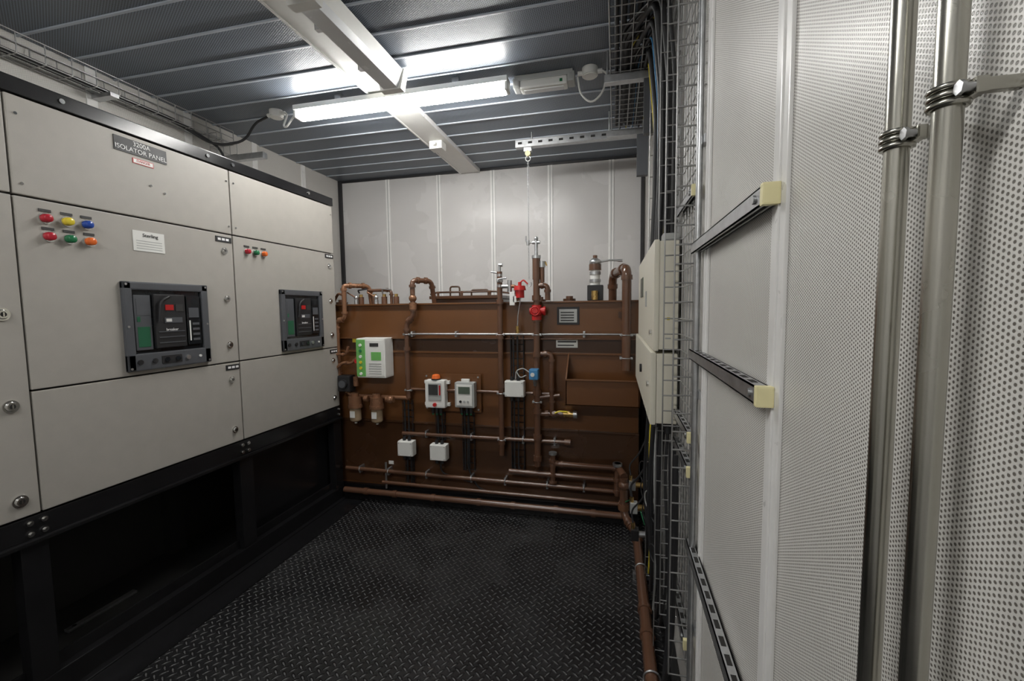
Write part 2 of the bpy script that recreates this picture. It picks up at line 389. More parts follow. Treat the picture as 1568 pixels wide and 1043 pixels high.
# ------------------------------------------------------------------ left wall cable basket
b=B('cable_basket_tray')
b.basket((XL+.015,-.8,2.60),(0,3.35,0),(.10,0,0),(0,0,.09),m_wire,pl=.1,pw=.04,wr=.0028)
b.basket((XL+.02,2.45,2.30),(0,0,.35),(0,.16,0),(.06,0,0),m_wire,pl=.08,pw=.05)
for y in (0,.9,1.8): b.box(XL+.001,XL+.14,y-.02,y+.02,2.575,2.595,m_galv)
b.box(XL+.001,XL+.34,2.56,2.60,2.50,2.54,m_galv,.003)
for dz,dx in ((.012,.05),(.014,.075)):
    b.tube([(XL+dx,-.8,2.60+dz),(XL+dx,.5,2.605+dz),(XL+dx,1.4,2.60+dz),(XL+dx,2.2,2.605+dz)]+([(XL+.09,2.42,2.55),(-2.45,2.52,2.60),(-2.35,2.5,2.70),(-2.19,2.44,2.70)] if dx<.06 else [(XL+.08,2.5,2.55),(XL+.06,2.52,2.30)]),.008,m_blkm,bend=.08)
b.done()

# ------------------------------------------------------------------ lights
def batten(name,x0,x1,y,zb,lit):
    b=B(name)
    b.box(x0,x1,y-.04,y+.04,zb+.045,zb+.075,m_white,.006)
    b.box(x0+.015,x1-.015,y-.033,y+.033,zb,zb+.048,m_tube if lit else m_tubeoff,.012)
    for xa,xb in ((x0,x0+.016),(x1-.016,x1)): b.box(xa,xb,y-.034,y+.034,zb+.002,zb+.06,m_white,.005)
    for xx in (x0+.3,x1-.3): b.box(xx-.02,xx+.02,y-.02,y+.02,zb+.07,H,m_galv)
    return b.done()
batten('fluorescent_batten_light',-1.91,-.57,2.37,2.62,True)
batten('fluorescent_batten_light',-1.85,-.49,-.35,2.62,True)
b=B('unlit_batten_light')
xc=-1.17
for ya,yb in ((.2,1.40),(1.50,2.22)):
    b.prism([(xc-.075,H-.02),(xc+.075,H-.02),(xc+.055,H-.075),(xc-.055,H-.075)],1,ya,yb,m_white)
    b.prism([(xc-.055,H-.075),(xc+.055,H-.075),(xc+.04,H-.105),(xc-.04,H-.105)],1,ya+.04,yb-.04,m_tubeoff)
    for y in (ya,yb-.045): b.prism([(xc-.082,H-.015),(xc+.082,H-.015),(xc+.06,H-.112),(xc-.06,H-.112)],1,y,y+.045,m_white)
    for y in (ya+.2,yb-.2): b.box(xc-.085,xc-.05,y-.012,y+.012,H-.085,H-.05,m_galv)
b.done()
b=B('ceiling_cable_channel')
b.box(-1.40,-1.22,1.2,YB-.015,H-.028,H-.001,m_white,.004)
b.box(-1.405,-1.395,1.2,YB-.015,H-.034,H-.001,m_strip); b.box(-1.225,-1.215,1.2,YB-.015,H-.034,H-.001,m_strip)
b.box(-1.36,-1.26,3.09,3.18,H-.085,H-.028,m_white,.006); b.cyl((-1.31,3.09,H-.055),(-1.31,3.06,H-.055),.015,m_white)
b.done()
b=B('emergency_light')
b.box(-.55,-.23,2.42,2.50,H-.03,H-.001,m_greyp,.004)
b.box(-.52,-.26,2.425,2.495,H-.075,H-.028,m_white,.012); b.box(-.56,-.52,2.42,2.50,H-.065,H-.012,m_greyp,.01); b.box(-.26,-.22,2.42,2.50,H-.065,H-.012,m_greyp,.01)
b.box(-.50,-.28,2.44,2.48,H-.080,H-.073,m_tubeoff,.004); b.box(-.30,-.285,2.422,2.427,H-.06,H-.045,m_lgrn)
b.done()
def jbox(x,y):
    b=B('ceiling_junction_box')
    b.cyl((x,y,H),(x,y,H-.04),.042,m_white,seg=24); b.cyl((x,y,H-.04),(x,y,H-.045),.036,m_white,seg=24)
    b.cyl((x-.04,y,H-.022),(x-.065,y,H-.022),.012,m_white); b.cyl((x+.04,y,H-.022),(x+.065,y,H-.022),.012,m_white)
    return b
b=jbox(-.14,2.45); b.tube([(-.075,2.45,H-.02),(-.05,2.45,H-.04),(-.07,2.42,H-.15),(-.13,2.42,H-.20),(-.19,2.43,H-.14),(-.205,2.45,H-.04)],.005,m_white,bend=.04); b.done()
b=jbox(-2.12,2.44); b.tube([(-2.06,2.43,H-.02),(-2.02,2.42,H-.04),(-2.04,2.40,H-.12),(-2.0,2.38,H-.14),(-1.95,2.37,H-.1),(-1.93,2.37,H-.08)],.006,m_white,bend=.04); b.done()

b=B('chain_hoist_rail')
b.box(-.72,.235,3.18,3.225,2.625,2.632,m_galv); b.box(-.72,.235,3.18,3.184,2.632,2.675,m_galv); b.box(-.72,.235,3.221,3.225,2.632,2.675,m_galv)
for k in range(12): b.box(-.70+k*.075,-.67+k*.075,3.178,3.181,2.645,2.66,m_gap)
for x in (-.6,.1): b.cyl((x,3.2,2.64),(x,3.2,H),.006,m_galv)
b.box(-.66,-.60,3.185,3.22,2.595,2.625,m_galv,.004)
b.cyl((-.63,3.185,2.58),(-.63,3.22,2.58),.02,m_yellow); b.ring((-.63,3.2,2.545),(0,1,0),.018,.004,m_galv)
z=2.52
i=0
while z>1.66:
    ax=(0,1,0) if i%2 else (1,0,0)
    b.ring((-.63,3.2,z),ax,.006,.0016,m_galv,seg=8); z-=.0105; i+=1
b.ring((-.63,3.2,1.63),(0,1,0),.018,.004,m_galv,a0=0,a1=4.8)
b.done()

# ------------------------------------------------------------------ right side: trays, cables
b=B('vertical_cable_basket')
b.basket((XR-.012,1.35,.30),(0,0,2.38),(0,.27,0),(-.06,0,0),m_wire,pl=.055,pw=.05,wr=.0026)
b.basket((XR-.012,1.74,.06),(0,0,2.62),(0,.50,0),(-.07,0,0),m_wire,pl=.10,pw=.05,wr=.0024)
b.done()
b=B('overhead_cable_basket')
b.basket((-.03,1.55,2.60),(0,1.5,0),(.24,0,0),(0,0,.07),m_wire,pl=.06,pw=.045,wr=.0026)
for y in (1.6,2.3,3.0):
    b.box(-.06,XR-.001,y-.02,y+.02,2.56,2.60,m_galv,.002)
    b.cyl((-.045,y,2.60),(-.045,y,H),.005,m_galv)
b.box(.13,.20,2.28,2.32,2.3,2.56,m_frame); b.box(.13,.20,2.98,3.02,2.3,2.56,m_frame)
b.done()
b=B('cable_bundle')
cm=[m_blkm,m_blkm,m_blkm,m_blkm,m_lyel,m_blkm,m_greyp,m_blkm,m_blue,m_blkm]
for k in range(16):
    y=1.72+k*.034; r=.007+.003*(k%3); xx=.205-.016*(k%3); m=cm[k%10]
    if m is not m_blkm: r=.0035
    b.tube([(.02+.010*k,3.0-.05*(k%4),2.615),(.02+.010*k,y+.25,2.615),(xx-.03,y,2.60),(xx,y+.01*math.sin(k),2.3),(xx,y,1.95),(xx-.005*(k%3),y+.012*math.cos(k*2),1.70)],r,m,bend=.06,seg=8)
for k in range(7):
    b.tube([(.0+.03*k,1.55,2.62),(.0+.03*k,2.95,2.62)],.010,m_blkm,seg=8)
b.done()
b=B('cable_bundle')
for k in range(14):
    y=1.72+k*.045; xx=.20-.016*(k%3); r=.006+.003*(k%2); m=cm[(k*3)%10]
    if m is not m_blkm: r=.004
    b.cyl((xx,y,1.0),(xx,y,.965),.014,m_blkm)
    b.tube([(xx,y,1.0),(xx-.01,y+.02*math.sin(k*3),.8),(xx-.02*(k%2),y-.03*math.cos(k*2),.55),(xx,y,.3),(.19-.01*(k%3),y+.1,.11)],r,m,bend=.1,seg=8)
for k in range(4):
    b.tube([(.19,1.42+k*.045,.98),(.195,1.42+k*.05,.7),(.19,1.45+k*.03,.3),(.17,1.5,.11)],.007,m_blkm,bend=.1,seg=8)
for k in range(6):
    c=(.165,1.85+.12*k,.40+.06*(k%3)); b.ring(c,(1,.4,.1),.04+.006*k,.003,m_blkm if k!=2 else m_greyp,seg=18)
b.done()
b=B('solenoid_valve_set')
for k,(y,z) in enumerate(((2.75,.33),(2.62,.24),(2.5,.30),(2.35,.22))):
    b.cyl((.10,y,z),(.20,y,z),.018,m_galv if k%2 else m_brass,seg=12); b.box(.09,.13,y-.025,y+.025,z-.03,z+.03,[m_galv,m_blkm,m_greyp,m_blkm][k],.005); b.cyl((.10,y,z+.03),(.10,y,z+.06),.01,m_brass)
    b.tube([(.10,y,z+.06),(.09,y+.02,z+.12),(.15,y,z+.2),(.19,y,z+.3)],.005,m_blkm,bend=.04)
b.done()
b=B('electrical_enclosure')
b.box(.155,XR-.015,1.68,2.74,1.29,1.69,m_cream,.006); b.box(.138,.157,1.675,2.745,1.285,1.695,m_cream,.006)
b.box(.134,.139,2.05,2.10,1.45,1.52,m_greyp,.003); b.box(.135,.139,2.3,2.5,1.5,1.6,m_lcd); b.cyl((.138,1.75,1.35),(.128,1.75,1.35),.012,m_chrome)
b.box(.17,.225,1.7,1.9,1.69,1.72,m_greyp,.004)
b.box(.18,.20,1.6785,1.681,1.33,1.335,m_greyp); b.box(.185,.195,1.6785,1.681,1.40,1.41,m_lyel)
b.done()
b=B('electrical_enclosure')
b.box(.15,XR-.015,1.68,2.80,1.01,1.275,m_cream,.006); b.box(.128,.15,1.675,2.84,1.005,1.28,m_cream,.008)
b.cyl((.128,1.75,1.15),(.12,1.75,1.15),.012,m_chrome); b.cyl((.128,2.2,1.15),(.118,2.2,1.15),.02,m_blkm)
for k in range(8): b.cyl((.19,1.75+k*.1,1.01),(.19,1.75+k*.1,.975),.016,m_blkm)
b.done()
def strut(name,y0,y1,z,cap0=True,cap1=True):
    b=B(name); x1=XR-.007; x0=x1-.022; h=.014
    b.box(x0,x1,y0,y1,z+h-.0025,z+h,m_galv); b.box(x0,x0+.0025,y0,y1,z-h,z+h,m_galv); b.box(x1-.0025,x1,y0,y1,z-h,z+h,m_galv)
    b.box(x0,x0+.007,y0,y1,z-h,z-h+.0025,m_galv); b.box(x1-.007,x1,y0,y1,z-h,z-h+.0025,m_galv)
    y=y0+.06
    while y<y1-.04: b.box(x0+.006,x1-.006,y-.014,y+.014,z+h-.001,z+h+.0004,m_gap); y+=.05
    for yy,c in ((y0,cap0),(y1,cap1)):
        if c: b.box(x0-.002,x1+.001,yy-.007,yy+.007,z-.0165,z+.0165,m_yellow,.003)
    b.cyl((x0,y0+.035,z),(x0-.004,y0+.035,z),.007,m_galv,seg=6)
    b.done()
for z in (1.614,1.311,.735): strut('strut_channel',.722,1.345,z,True,False)
for z in (1.06,.955,1.78,.41): strut('strut_channel',1.345,1.66,z,True,False)
b=B('galvanised_conduit'); b.tube([(.222,1.30,.11),(.222,1.30,H-.001)],.009,m_galv,seg=12)
for z in (.5,1.2,1.9): b.box(.229,XR,1.28,1.32,z-.012,z+.012,m_galv,.002)
b.done()
def conduit(y,x,r,zc):
    b=B('galvanised_conduit'); b.tube([(x,y,.002),(x,y,H-.001)],r,m_galvb,seg=32)
    for dz in (-.005,.0,.005):
        b.ring((x,y,zc+dz),(0,0,1),r+.0012,.0022,m_galvb,seg=28)
    b.box(x+.003,x+.010,y-r-.010,y-r+.003,zc-.005,zc+.005,m_galvb,.0015)
    b.box(x+.007,XR-.001,y-r-.009,y-r-.003,zc-.004,zc+.004,m_galvb,.001)
    b.cyl((x+.008,y-r-.007,zc),(x-.002,y-r-.007,zc),.0028,m_galv,seg=12); b.cyl((x-.002,y-r-.007,zc),(x-.0045,y-r-.007,zc),.0045,m_galv,seg=6)
    for z2 in (.6,2.45):
        b.ring((x,y,z2),(0,0,1),r+.002,.003,m_galvb,seg=28); b.box(x+.006,XR-.001,y-.006,y+.006,z2-.005,z2+.005,m_galvb)
    b.done()
conduit(.402,.210,.0080,1.575); conduit(.350,.210,.0080,1.583)

# ------------------------------------------------------------------ tank
YT=2.93
tank=bpy.data.objects.new('fuel_tank',None); COL.objects.link(tank)
b=B('tank_body')
b.box(-2.62,.155,YT,YB-.12,.10,1.488,m_tank,.004)
b.box(-2.62,.16,YT-.03,YB-.1,.001,.10,m_blk,.004)
b.box(-2.62,.158,YT-.035,YT,1.235,1.243,m_tank,.002)
b.box(-2.62,.157,YT-.004,YT,1.145,1.235,m_tankd)  # shadow below the lip, painted as a darker brown band
b.box(-2.62,.157,YT-.012,YT,1.13,1.145,m_tank,.002)
b.box(-2.62,.158,YT-.02,YT+.04,1.483,1.495,m_tank,.002)
b.box(-2.62,.157,YT-.02,YT,.60,.612,m_tankd,.002)
b.box(-2.62,.157,YT-.004,YT,.112,.60,m_tankd)
b.box(-2.62,.16,YT-.06,YT-.03,.001,.045,m_blk,.003)
b.done(tank)
b=B('tank_manhole')
b.box(-1.42,-.90,3.25,3.72,1.488,1.53,m_tankd,.004); b.box(-1.45,-.87,3.22,3.75,1.53,1.555,m_tankd,.006)
for x in (-1.38,-1.18,-.95):
    b.cyl((x,3.24,1.555),(x,3.24,1.59),.01,m_pipe); b.cyl((x,3.24,1.575),(x,3.24,1.585),.018,m_pipe,seg=6)
b.tube([(-1.46,3.27,1.57),(-1.40,3.27,1.585),(-.92,3.27,1.585),(-.80,3.27,1.57)],.008,m_tankd,bend=.02)
b.tube([(-1.30,3.3,1.555),(-1.30,3.3,1.63),(-1.22,3.3,1.63),(-1.22,3.3,1.555)],.007,m_tankd,bend=.02)
b.tube([(-1.12,3.3,1.555),(-1.12,3.3,1.60),(-.98,3.3,1.60),(-.98,3.3,1.555)],.007,m_tankd,bend=.02)
b.done(tank)
b=B('drip_tray')
xa,xb=-.31,.152
b.box(xa,xb,YT-.18,YT-.172,.82,.985,m_tank,.002); b.box(xa,xb,YT-.18,YT,.82,.828,m_tank)
for x in (xa,xb-.008): b.prism([(YT-.18,.82),(YT-.18,.985),(YT,1.15),(YT,.82)],0,x,x+.008,m_tank)
b.box(xa-.004,xb,YT-.19,YT-.165,.983,.992,m_tank,.002)
b.done(tank)
b=B('tank_signs')
b.box(-.385,-.235,YT-.004,YT,1.335,1.455,m_blkm,.002); b.box(-.37,-.25,YT-.006,YT-.004,1.35,1.44,m_greyp)
for k in range(4): b.box(-.36,-.27,YT-.007,YT-.006,1.36+k*.018,1.368+k*.018,m_textd)
b.box(-.39,-.245,YT-.016,YT-.012,1.18,1.233,m_white); b.box(-.38,-.255,YT-.017,YT-.016,1.215,1.226,m_textd); b.box(-.38,-.27,YT-.017,YT-.016,1.192,1.2,m_textd)
b.box(-1.685,-1.645,YT-.008,YT-.002,.27,.295,m_white)
b.box(-1.95,-1.875,YT-.02,YT-.012,1.205,1.235,m_lyel)
b.box(.02,.09,YT-.01,YT-.004,1.38,1.42,m_tankd)
b.done(tank)

yp=2.87
def clip(b,x,z,y=yp,r=.02,v=True):
    if v: b.box(x-r-.010,x+r+.010,y-r*.5,YT-.006,z-.007,z+.007,m_galv,.002); b.ring((x,y,z),(0,0,1),r+.002,.003,m_galv,seg=14)
    else: b.box(x-.007,x+.007,y-r*.5,YT-.006,z-r-.010,z+r+.010,m_galv,.002); b.ring((x,y,z),(1,0,0),r+.002,.003,m_galv,seg=14)
pw=B('pipework')
pw.tube([(-1.46,2.88,1.272),(.145,2.88,1.272)],.0075,m_wire,seg=10)
for x in (-1.44,-1.1,-.77,-.51,-.2,.08): clip(pw,x,1.272,2.88,.010,False)
pw.tube([(-.77,yp,1.70),(-.77,yp,.42)],.019,m_pipe,seg=14)
for z in (1.27,.86,.53): clip(pw,-.77,z,yp,.02)
for z in (1.48,1.24,.9,.5): pw.cyl((-.77,yp,z),(-.77,yp,z+.03),.026,m_pipe)
pw.tube([(-.515,yp,1.66),(-.515,yp,.36)],.023,m_pipe,seg=14)
for z in (1.50,1.36,1.12,.86,.73,.55,.40): pw.cyl((-.515,yp,z),(-.515,yp,z+.035),.031,m_pipe)
for z in (1.27,.81): clip(pw,-.515,z,yp,.024)
pw.tube([(-.515,yp,1.14),(-.415,yp,1.14),(-.415,yp,.86),(-.415,yp,.72)],.018,m_pipe,bend=.035,fit=1.35,seg=12)
pw.tube([(-.515,yp,.73),(-.40,yp,.73),(-.26,yp,.735)],.016,m_pipe,seg=12); pw.tube([(-.515,yp,.84),(-.36,yp,.86)],.014,m_pipe,seg=12)
for x in (-.46,-.41,-.36): pw.cyl((x,yp,.73),(x+.025,yp,.733),.025,m_pipe)
pw.cyl((-.34,yp,.735),(-.27,yp,.735),.022,m_brass); pw.cyl((-.27,yp,.735),(-.245,yp,.735),.028,m_galv); pw.tube([(-.305,yp-.03,.755),(-.36,yp-.035,.76),(-.39,yp-.035,.745)],.006,m_lyel,bend=.01)
pw.tube([(-1.42,yp,1.60),(-1.42,yp,1.40),(-1.475,yp,1.35),(-1.475,yp,.80)],.018,m_pipe,bend=.04,fit=1.4,seg=12)
for z in (1.27,.86): clip(pw,-1.475,z,yp,.019)
pw.cyl((-1.42,yp,1.45),(-1.42,yp,1.50),.027,m_copper); pw.ball((-1.42,yp,1.53),.028,m_copper); pw.cyl((-1.475,yp,1.15),(-1.475,yp,1.18),.025,m_pipe)
pw.tube([(-1.98,yp,1.60),(-1.98,yp,1.385),(-2.05,yp,1.37),(-2.05,yp,.92),(-1.95,yp,.80),(-1.47,yp,.80)],.017,m_copper,bend=.04,fit=1.4,seg=12)
pw.tube([(.07,yp,1.62),(.07,yp,1.04)],.030,m_pipe,seg=16)
for z in (1.27,1.12): clip(pw,.07,z,yp,.031)
pw.tube([(-1.47,2.885,.865),(-.42,2.885,.865)],.011,m_pipe,seg=10)
pw.tube([(-1.54,2.885,.53),(-.30,2.885,.535)],.014,m_pipe,seg=12); pw.cyl((-.33,2.885,.535),(-.29,2.885,.535),.022,m_pipe)
for x in (-1.35,-1.0,-.62,-.40): clip(pw,x,.532,2.885,.015,False)
pw.tube([(-.41,yp,.36),(-.41,yp,.40),(-.38,yp,.385),(.03,yp,.385),(.035,yp,.28)],.018,m_pipe,bend=.02,fit=1.3,seg=12)
pw.tube([(-.41,yp,.46),(-.41,yp,.24)],.019,m_pipe,seg=12); pw.tube([(.02,yp,.42),(.02,yp,.2)],.022,m_pipe,seg=12)
for z in (.45,.40,.30,.25): pw.cyl((-.41,yp,z),(-.41,yp,z+.015),.028,m_galv if z in(.45,) else m_pipe)
for z in (.40,.30,.22): pw.cyl((.02,yp,z),(.02,yp,z+.02),.031,m_galv if z==.40 else m_pipe)
pw.tube([(-.72,yp,.31),(-.30,yp,.305),(.0,yp,.305)],.017,m_pipe,seg=12); 
pw.tube([(-2.02,yp,.235),(.03,yp,.225)],.015,m_pipe,seg=12); pw.tube([(-1.7,2.85,.155),(.04,2.85,.150)],.013,m_pipe,seg=12)
pw.tube([(-2.02,2.84,.075),(.05,2.84,.075)],.022,m_pipe,seg=14)
for x in (-1.9,-1.66,-1.35,-1.0,-.75,-.45,-.2): clip(pw,x,.23,yp,.016,False); pw.cyl((x+.05,2.84,.075),(x+.08,2.84,.075),.027,m_pipe)
pw.tube([(-1.68,yp,.30),(-1.68,yp,.10)],.008,m_wire)
pw.tube([(.06,2.80,.36),(.03,yp,.385)],.026,m_pipe,seg=14); 
pw.done()
# pipe connections standing on the tank top
pw=B('tank_top_connections')
pw.tube([(-1.33,3.05,1.49),(-1.33,3.0,1.66),(-1.42,yp,1.66),(-1.42,yp,1.59)],.018,m_pipe,bend=.04,fit=1.4,seg=12)
pw.tube([(-1.86,3.05,1.49),(-1.86,3.02,1.635),(-1.98,yp,1.635),(-1.98,yp,1.59)],.017,m_copper,bend=.04,fit=1.4,seg=12)
pw.tube([(-2.12,yp+.06,1.50),(-2.05,yp+.03,1.58),(-1.98,yp,1.56)],.010,m_copper,bend=.03); pw.tube([(-1.86,3.0,1.60),(-1.66,3.0,1.60),(-1.66,3.0,1.49)],.012,m_pipe,bend=.03,fit=1.4)
for x in (-1.92,-1.80,-1.72,-1.62): pw.cyl((x,3.0,1.49),(x,3.0,1.55),.022,m_pipe); pw.cyl((x,3.0,1.55),(x,3.0,1.57),.014,m_brass); 
pw.tube([(-1.92,2.98,1.58),(-1.92,2.96,1.60),(-1.84,2.96,1.61)],.006,m_blkm,bend=.01)
pw.tube([(-1.72,2.98,1.57),(-1.72,2.97,1.61),(-1.64,2.96,1.60)],.006,m_galv,bend=.01)
for x in (-1.93,-1.76):
    pw.cyl((x,2.95,1.49),(x,2.95,1.53),.016,m_galv); pw.ball((x,2.95,1.545),.018,m_galv); pw.tube([(x,2.93,1.55),(x-.06,2.925,1.585)],.005,m_copper)
pw.tube([(-.02,3.25,1.49),(-.02,3.2,1.68),(.07,yp,1.70),(.07,yp,1.60)],.030,m_pipe,bend=.07,fit=1.25,seg=16)
for x,y in ((-2.3,3.3),(-.6,3.5),(-.35,3.4)): pw.cyl((x,y,1.488),(x,y,1.52),.05,m_tankd,seg=24); pw.cyl((x,y,1.52),(x,y,1.54),.03,m_pipe,seg=6)
pw.done(tank)
pw=B('floor_level_pipe')
pw.tube([(.06,2.80,.35),(.06,2.80,.10),(.135,2.68,.055),(.140,1.9,.055),(.145,.35,.055)],.026,m_pipe,bend=.07,fit=1.25,seg=16)
for y in (2.3,1.6,.9): pw.box(.10,.18,y-.012,y+.012,.001,.03,m_galv,.002); pw.ring((.142,y,.055),(0,1,0),.03,.004,m_galv)
pw.ball((.06,2.8,.30),.036,m_pipe); pw.cyl((.06,2.8,.14),(.06,2.8,.18),.036,m_copper)
pw.tube([(.07,2.78,.20),(.11,2.7,.26),(.15,2.6,.25),(.17,2.5,.2)],.004,m_lgrn,bend=.05)
pw.done()

def handle_valve(name,x,y,z,mb,mh,s=1,hx=.07):
    b=B(name)
    b.cyl((x,y,z-.05*s),(x,y,z+.05*s),.016*s,mb); b.cyl((x,y,z-.05*s),(x,y,z-.03*s),.024*s,mb,seg=6); b.cyl((x,y,z+.03*s),(x,y,z+.05*s),.024*s,mb,seg=6)
    b.ball((x,y,z),.026*s,mb); b.cyl((x,y-.02*s,z),(x,y-.05*s,z),.009*s,mb)
    b.tube([(x,y-.05*s,z),(x+hx*.3,y-.055*s,z+.01),(x+hx,y-.055*s,z+.012)],.006*s,mh,bend=.01); return b
b=handle_valve('ball_valve',-.77,yp,1.64,m_galv,m_galv,.9,.06)
b.cyl((-.77,yp,1.68),(-.77,yp,1.74),.010,m_galv); b.cyl((-.775,yp,1.745),(-.75,yp,1.745),.012,m_galv)
b.cyl((-.77,yp,1.60),(-.70,yp,1.60),.014,m_galv); b.cyl((-.70,yp,1.56),(-.70,yp,1.64),.016,m_galv); b.tube([(-.83,yp,1.70),(-.77,yp,1.69)],.006,m_galv)
b.tube([(-.70,yp,1.60),(-.66,yp,1.60),(-.64,yp,1.5)],.012,m_copper,bend=.02)
b.done()
b=B('vent_standpipe')
b.cyl((-.515,yp,1.64),(-.515,yp,1.78),.027,m_pipe); b.cyl((-.515,yp,1.78),(-.515,yp,1.80),.033,m_galv,seg=6); b.cyl((-.515,yp,1.80),(-.515,yp,1.90),.012,m_galv)
b.cyl((-.54,yp,1.885),(-.49,yp,1.885),.011,m_galv); b.ball((-.515,yp,1.91),.014,m_galv); b.cyl((-.57,yp,1.87),(-.57,yp,1.90),.010,m_galv); b.tube([(-.54,yp,1.885),(-.57,yp,1.885),(-.585,yp,1.9),(-.585,yp,1.93)],.005,m_galv)
b.tube([(-.515,yp,1.60),(-.44,yp,1.60),(-.44,yp,1.5)],.018,m_pipe,bend=.03,fit=1.3); b.cyl((-.475,yp,1.74),(-.475,yp,1.62),.015,m_pipe); b.cyl((-.475,yp,1.76),(-.475,yp,1.72),.020,m_galv)
b.tube([(-.475,yp,1.70),(-.455,yp,1.76),(-.445,yp,1.73)],.005,m_brass,bend=.01)
b.done()
b=B('red_fire_valve')
b.cyl((-.625,yp-.02,1.52),(-.625,yp-.02,1.57),.03,m_red); b.cyl((-.625,yp-.02,1.57),(-.625,yp-.02,1.60),.042,m_red,.036); b.cyl((-.625,yp-.02,1.60),(-.625,yp-.02,1.625),.012,m_red)
b.tube([(-.625,yp-.02,1.62),(-.60,yp-.02,1.64),(-.57,yp-.02,1.61)],.005,m_red,bend=.01)
b.box(-.69,-.655,yp-.05,yp-.03,1.47,1.56,m_white,.003); b.box(-.665,-.645,yp-.05,yp-.045,1.49,1.53,m_white)
b.tube([(-.62,yp-.02,1.52),(-.64,yp-.02,1.40),(-.645,yp-.02,1.30)],.004,m_galv); b.cyl((-.645,yp-.02,1.28),(-.645,yp-.02,1.33),.012,m_brass)
b.done()
b=B('red_gate_valve')
b.cyl((-.515,yp,1.37),(-.515,yp,1.47),.033,m_red); b.ball((-.515,yp-.005,1.42),.038,m_red); b.cyl((-.56,yp,1.43),(-.47,yp,1.43),.024,m_red)
b.cyl((-.47,yp,1.43),(-.455,yp,1.43),.030,m_red,seg=8); b.cyl((-.515,yp-.03,1.43),(-.515,yp-.06,1.43),.018,m_red); b.ring((-.515,yp-.06,1.43),(0,1,0),.028,.005,m_red,seg=20)
b.done()
b=B('relief_valve')
x,y=-.135,3.0
b.box(x-.05,x+.055,y-.04,y+.04,1.496,1.60,m_blkm,.006); b.cyl((x,y-.06,1.50),(x,y-.06,1.56),.022,m_brass); b.cyl((x,y,1.60),(x,y,1.70),.032,m_white); b.cyl((x,y,1.62),(x,y,1.64),.038,m_galv); b.cyl((x,y,1.67),(x,y,1.69),.038,m_galv)
b.cyl((x,y,1.70),(x,y,1.74),.042,m_pipe); b.ball((x,y,1.755),.04,m_galv,(1,1,.7)); b.cyl((x,y,1.77),(x,y,1.80),.015,m_pipe)
b.tube([(x+.03,y,1.755),(x+.10,y,1.765),(x+.17,y,1.76)],.006,m_galv); b.cyl((x+.15,y,1.76),(x+.18,y,1.76),.009,m_galv)
b.done()
b=B('gauge_panel')
x0,x1,z0,z1=-1.845,-1.615,.955,1.245
b.box(x0,x1,2.80,2.92,z0,z1,m_white,.008); b.box(x0,x0+.07,2.794,2.801,z0+.01,z1-.01,m_green)
b.box(x0+.085,x1-.01,2.796,2.801,z0+.015,z1-.015,m_white)
for k in range(6): b.cyl((x0+.035,2.795,z0+.03+.042*k),(x0+.035,2.788,z0+.03+.042*k),.011,[m_white,m_lyel,m_lyel,m_white,m_lgrn,m_white][k],seg=14)
b.cyl((x0-.01,2.81,z0+.12),(x0-.01,2.80,z0+.12),.015,m_red); b.box(x0+.12,x1-.03,2.794,2.797,z0+.13,z0+.19,m_green)
for k in range(5): b.box(x0+.10,x1-.03,2.794,2.797,z0+.03+.018*k,z0+.036+.018*k,m_greyp)
b.box(x0+.11,x1-.05,2.794,2.797,z1-.06,z1-.035,m_textd)
b.done()
b=B('fuel_filter_set')
for x in (-1.90,-1.72):
    b.cyl((x,2.84,.74),(x,2.84,.805),.048,m_copper); b.cyl((x,2.84,.805),(x,2.84,.83),.03,m_copper); b.cyl((x,2.84,.72),(x,2.84,.745),.054,m_copper,seg=20)
    b.cyl((x,2.84,.63),(x,2.84,.72),.042,m_bowl,seg=20); b.ball((x,2.84,.63),.042,m_bowl,(1,1,.5)); b.cyl((x,2.84,.60),(x,2.84,.62),.010,m_white)
    b.box(x-.02,x+.02,2.795,2.80,.65,.70,m_white,.002)
b.cyl((-1.64,2.84,.79),(-1.58,2.84,.79),.022,m_copper); b.ball((-1.61,2.84,.79),.030,m_copper)
b.cyl((-1.82,2.84,.79),(-1.79,2.84,.79),.024,m_copper,seg=6)
b.box(-2.03,-1.93,2.82,2.9,.84,.96,m_blkm,.008); b.cyl((-1.98,2.82,.90),(-1.98,2.80,.90),.035,m_blkm); b.cyl((-1.98,2.80,.90),(-1.98,2.797,.90),.028,m_frame)
b.cyl((-1.90,2.86,.88),(-1.90,2.86,.95),.02,m_copper); b.tube([(-2.04,2.84,1.02),(-1.99,2.84,1.06),(-1.92,2.84,1.05),(-1.87,2.85,1.10)],.012,m_copper,bend=.03,fit=1.4)
b.tube([(-2.05,2.84,1.12),(-1.96,2.84,1.12),(-1.94,2.84,1.18)],.010,m_copper,bend=.02,fit=1.5)
b.done()
b=B('instrument_backplate'); b.box(-1.36,-.925,2.895,2.905,.71,.985,m_tank,.002)
for x in (-1.34,-.945):
    for z in (.73,.965): b.cyl((x,2.895,z),(x,2.89,z),.007,m_galv,seg=6); b.cyl((x,2.905,z),(x,YT-.001,z),.006,m_galv)
b.done()
b=B('alarm_beacon_controller')
b.box(-1.325,-1.175,2.83,2.893,.745,.945,m_white,.01); b.box(-1.30,-1.20,2.826,2.832,.80,.925,m_greyp,.003); b.box(-1.295,-1.225,2.823,2.827,.84,.915,m_textd)
b.cyl((-1.25,2.83,.77),(-1.25,2.815,.77),.013,m_red); b.box(-1.215,-1.205,2.822,2.826,.84,.91,m_red)
b.cyl((-1.25,2.86,.945),(-1.25,2.86,.955),.035,m_blkm); b.cyl((-1.25,2.86,.955),(-1.25,2.86,.975),.032,m_lora,.028,seg=24); b.ball((-1.25,2.86,.975),.028,m_lora,(1,1,.4))
